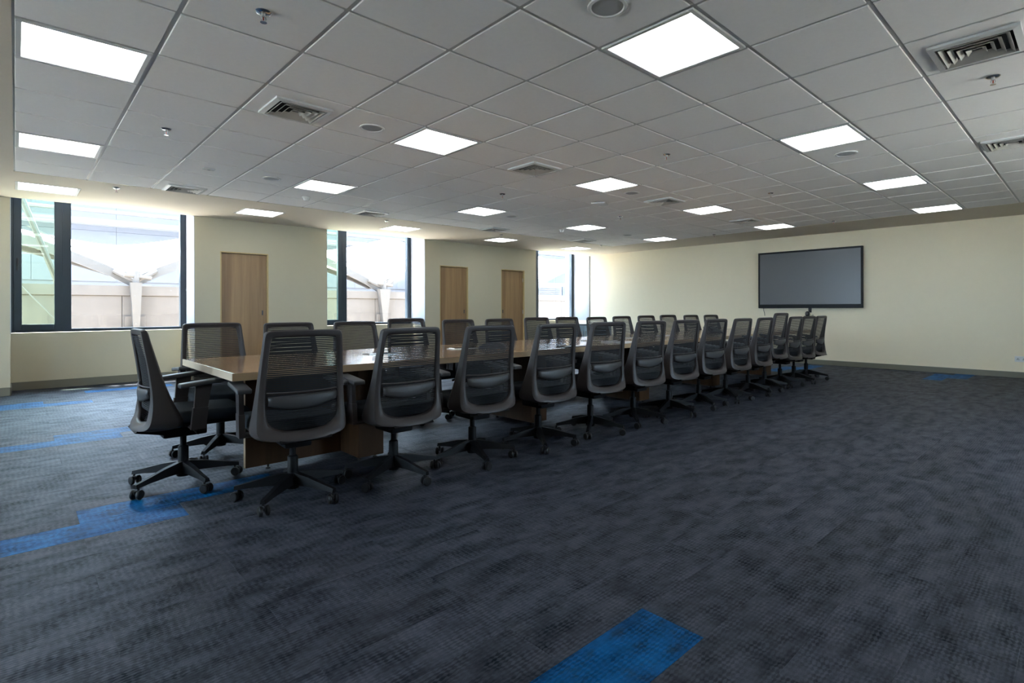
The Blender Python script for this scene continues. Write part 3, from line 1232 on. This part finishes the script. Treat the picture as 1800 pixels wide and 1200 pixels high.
# low cabinet in the window corner
cb = empty('side_cabinet', (10.55, 9.0, 0))
thing(cb, 'low blue-grey cabinet in the corner under the far window', 'cabinet')
MB().box(-.2, .45, -.35, .35, .05, .70, .003, 1).build('body', M['cabinet'], cb)
MB().box(-.21, .46, -.36, .36, .70, .725, .002, 1).build('top', M['handle'], cb)
MB().box(-.17, .42, -.32, .32, 0, .05).build('plinth', M['black'], cb)
for s in (-1, 1):
    d = MB().box(-.216, -.2, min(0, s * .345) + .003, max(0, s * .345) - .003, .06, .69, .002, 1).build('door', M['cabinet'], cb)
    MB().box(-.232, -.216, s * .05 - .006, s * .05 + .006, .42, .56, .002, 1).build('handle', M['metal'], d)

# ------------------------------------------------------------------ ceiling fittings
def light_mesh():
    r = empty('ceiling_light')
    a, b = .288, .262
    m = MB()
    m.box(-a, a, -a, -b, -.004, .03, .002, 1)
    m.box(-a, a, b, a, -.004, .03, .002, 1)
    m.box(-a, -b, -b, b, -.004, .03, .002, 1)
    m.box(b, a, -b, b, -.004, .03, .002, 1)
    f_ = m.build('frame', M['white_metal'], r)
    d_ = MB().box(-b, b, -b, b, .002, .02).build('diffuser', M['panel_light'], r)
    return r, [(f_, []), (d_, [])]


lr, lk = light_mesh()
rows = [(GY0 - 2.5 * GS, 'row farthest from the windows'), (GY0 + 1.5 * GS, 'second row from the right'),
        (GY0 + 5.5 * GS, 'third row, above the window-side chairs'), (BL_Y, 'cream border beside the windows')]
first = True
for ly, nm in rows:
    for k, lx in enumerate(LX):
        pp = proj(lx, ly, ZC)
        if pp is None and ly < 1:
            pass
        if first:
            o = lr
            first = False
        else:
            o, _ = copy_tree(lr, lk)
        o.location = (lx, ly, ZC)
        where = 'nearest the camera side' if k == 0 else '%s from the left' % ORD[k]
        thing(o, 'lit square ceiling panel, %s in the %s' % (ORD[k], nm), 'ceiling light', 'square ceiling light panels')


def vent_mesh():
    r = empty('air_diffuser')
    kids = []
    a = .20
    m = MB()
    # sloping outer frame
    for (sx, sy) in ((1, 0), (-1, 0), (0, 1), (0, -1)):
        def q(rad, z, w):
            if sx:
                return [(sx * rad, -w, z), (sx * rad, w, z)]
            return [(-w, sy * rad, z), (w, sy * rad, z)]
        o0 = q(a, 0, a)
        o1 = q(a, -.014, a)
        i1 = q(a - .032, -.020, a - .032)
        i0 = q(a - .032, -.002, a - .032)
        m.hexa([o0[0], o1[0], i1[0], i0[0]], [o0[1], o1[1], i1[1], i0[1]])
    kids.append((m.build('frame', M['white_metal'], r), []))
    kids.append((MB().box(-a + .034, a - .034, -a + .034, a - .034, -.0035, -.0005).build('throat_shade', M['duct_shade'], r), []))  # flat dark plate in place of the shaded duct opening
    for k in range(4):
        R0 = a - .045 - k * .037
        m = MB()
        for (sx, sy) in ((1, 0), (-1, 0), (0, 1), (0, -1)):
            def q(rad, z):
                if sx:
                    return [(sx * rad, -rad, z), (sx * rad, rad, z)]
                return [(-rad, sy * rad, z), (rad, sy * rad, z)]
            ri = max(.004, R0 - .020)
            A, B, C_, D = q(R0, -.020), q(ri, -.004), q(ri, -.0055), q(R0, -.0225)
            m.hexa([A[0], B[0], C_[0], D[0]], [A[1], B[1], C_[1], D[1]])
        kids.append((m.build('louvre', M['louvre'], r), []))
    return r, kids


vr, vk = vent_mesh()
VENTS = [((1.50, 4.115), 'square air diffuser left of the ceiling centre, nearest with a white rim'),
         ((3.93, 4.10), 'square air diffuser between the first and second lights above the table'),
         ((6.41, 4.12), 'square air diffuser between the second and third lights above the table'),
         ((8.84, 4.10), 'small-looking square air diffuser between the last lights above the table'),
         ((3.93, .478), 'largest square air diffuser, cream rimmed, at the top right'),
         ((6.38, .53), 'square air diffuser cut by the right edge of the picture'),
         ((1.49, 7.72), 'square air diffuser by the cream border, first beside the windows'),
         ((3.93, 7.73), 'square air diffuser by the cream border, second beside the windows'),
         ((6.38, 7.73), 'square air diffuser by the cream border, third beside the windows'),
         ((8.83, 7.70), 'square air diffuser by the cream border, farthest beside the windows')]
for k, ((x, y), lab) in enumerate(VENTS):
    o = vr if k == 0 else copy_tree(vr, vk)[0]
    o.location = (x, y, ZC)
    thing(o, lab, 'air diffuser', 'square four-way air diffusers')

# round speakers
r = empty('ceiling_speaker')
a_ = MB().lathe([(.078, -.003), (.082, -.008), (.096, -.006), (.098, 0), (.078, 0)], 0, 0, 28).build('rim', M['white_plastic'], r, smooth=True)
b_ = MB().lathe([(0, -.006), (.05, -.005), (.079, -.003), (.079, 0), (0, 0)], 0, 0, 28).build('grille', M['grille'], r, smooth=True)
SP = [((2.09, 4.088), 'white round ceiling speaker left of the light above the near chairs'),
      ((2.085, 1.66), 'large round grey ceiling speaker at the top edge of the picture'),
      ((5.71, 1.668), 'round ceiling speaker just below the light at the upper right'),
      ((2.08, 6.44), 'round dark ceiling speaker left of the light nearest the middle window'),
      ((5.66, 4.12), 'round ceiling speaker right of the second light above the table'),
      ((5.69, 6.46), 'round ceiling speaker right of the light before the second door'),
      ((8.82, 6.53), 'round speaker on a pale plate in the far part of the ceiling')]
for k, ((x, y), lab) in enumerate(SP):
    o = r if k == 0 else copy_tree(r, [(a_, []), (b_, [])])[0]
    o.location = (x, y, ZC)
    thing(o, lab, 'speaker', 'round ceiling speakers')

# sprinklers
r = empty('sprinkler')
m = MB().lathe([(0, 0), (.036, 0), (.038, -.004), (.030, -.012), (.016, -.014), (0, -.014)], 0, 0, 20)
a_ = m.build('escutcheon', M['chrome'], r, smooth=True)
m = MB()
m.lathe([(0, -.012), (.010, -.012), (.010, -.026), (.006, -.028), (0, -.028)], 0, 0, 10)
for s in (-1, 1):
    m.tube([(s * .009, 0, -.024), (s * .012, 0, -.038), (s * .003, 0, -.052)], .0022, 6)
b_ = m.build('body', M['metal'], r, smooth=True)
c_ = MB().tube([(0, 0, -.028), (0, 0, -.05)], .0032, 8).build('bulb', M['red'], r)
d_ = MB().lathe([(0, -.052), (.016, -.052), (.016, -.055), (0, -.055)], 0, 0, 16).build('deflector', M['chrome'], r)
SPR = [((.887, 2.86), 'large looking chrome sprinkler head at the top left of the ceiling'),
       ((.887, 5.25), 'chrome sprinkler head between the two left-edge light panels'),
       ((4.485, .465), 'chrome sprinkler head below the largest air diffuser at the right'),
       ((4.485, 2.86), 'sprinkler head in the middle of the ceiling, right of centre'),
       ((4.49, 5.28), 'sprinkler head just above the light before the second door'),
       ((6.95, 2.90), 'sprinkler head in the bare ceiling left of the right-hand lights'),
       ((6.95, 5.28), 'sprinkler head above the pink-edged far light'),
       ((.88, 8.20), 'sprinkler head in the cream border above the nearest window'),
       ((4.45, 8.20), 'sprinkler head in the cream border above the middle window'),
       ((6.94, 8.20), 'sprinkler head in the cream border above the second door'),
       ((9.80, 8.00), 'sprinkler head in the cream border above the far window corner'),
       ((10.02, 5.30), 'sprinkler head at the far ceiling edge left of the television'),
       ((9.95, 3.1), 'sprinkler head at the far ceiling edge above the television')]
for k, ((x, y), lab) in enumerate(SPR):
    o = r if k == 0 else copy_tree(r, [(a_, []), (b_, []), (c_, []), (d_, [])])[0]
    o.location = (x, y, ZC)
    o.rotation_euler = (0, 0, k * .7)
    thing(o, lab, 'sprinkler', 'ceiling sprinkler heads')

# smoke detectors
r = empty('smoke_detector')
a_ = MB().lathe([(0, 0), (.052, 0), (.054, -.010), (.050, -.016), (0, -.016)], 0, 0, 24).build('base', M['white_plastic'], r, smooth=True)
b_ = MB().lathe([(0, -.016), (.046, -.016), (.046, -.022), (.040, -.026), (.038, -.040), (.028, -.050), (0, -.052)], 0, 0, 24).build('head', M['white_plastic'], r, smooth=True)
for k, ((x, y), lab) in enumerate([((2.75, 7.19), 'white smoke detector beside the light nearest the first door'),
                                   ((7.33, 6.93), 'smoke detector beside the far light above the third door')]):
    o = r if k == 0 else copy_tree(r, [(a_, []), (b_, [])])[0]
    o.location = (x, y, ZC)
    thing(o, lab, 'smoke detector', 'smoke detectors')
# wireless access point, sensor
r = empty('access_point', (5.85, 4.80, ZC), .5)
thing(r, 'white rectangular access point under the ceiling beside the round speaker', 'access point')
MB().box(-.10, .10, -.10, .10, -.028, -.008, .008, 2).build('housing', M['white_plastic'], r)
MB().box(-.06, .06, -.06, .06, -.008, 0).build('bracket', M['dark_grey'], r)
r = empty('motion_sensor', (1.46, 6.44, ZC))
thing(r, 'small white rectangular sensor on the ceiling tile left of the speaker', 'sensor')
MB().box(-.055, .055, -.03, .03, -.012, 0, .003, 1).build('housing', M['white_plastic'], r)
MB().lathe([(0, -.018), (.012, -.016), (.016, -.012), (0, -.012)], 0, 0, 12).build('lens', M['grille'], r)
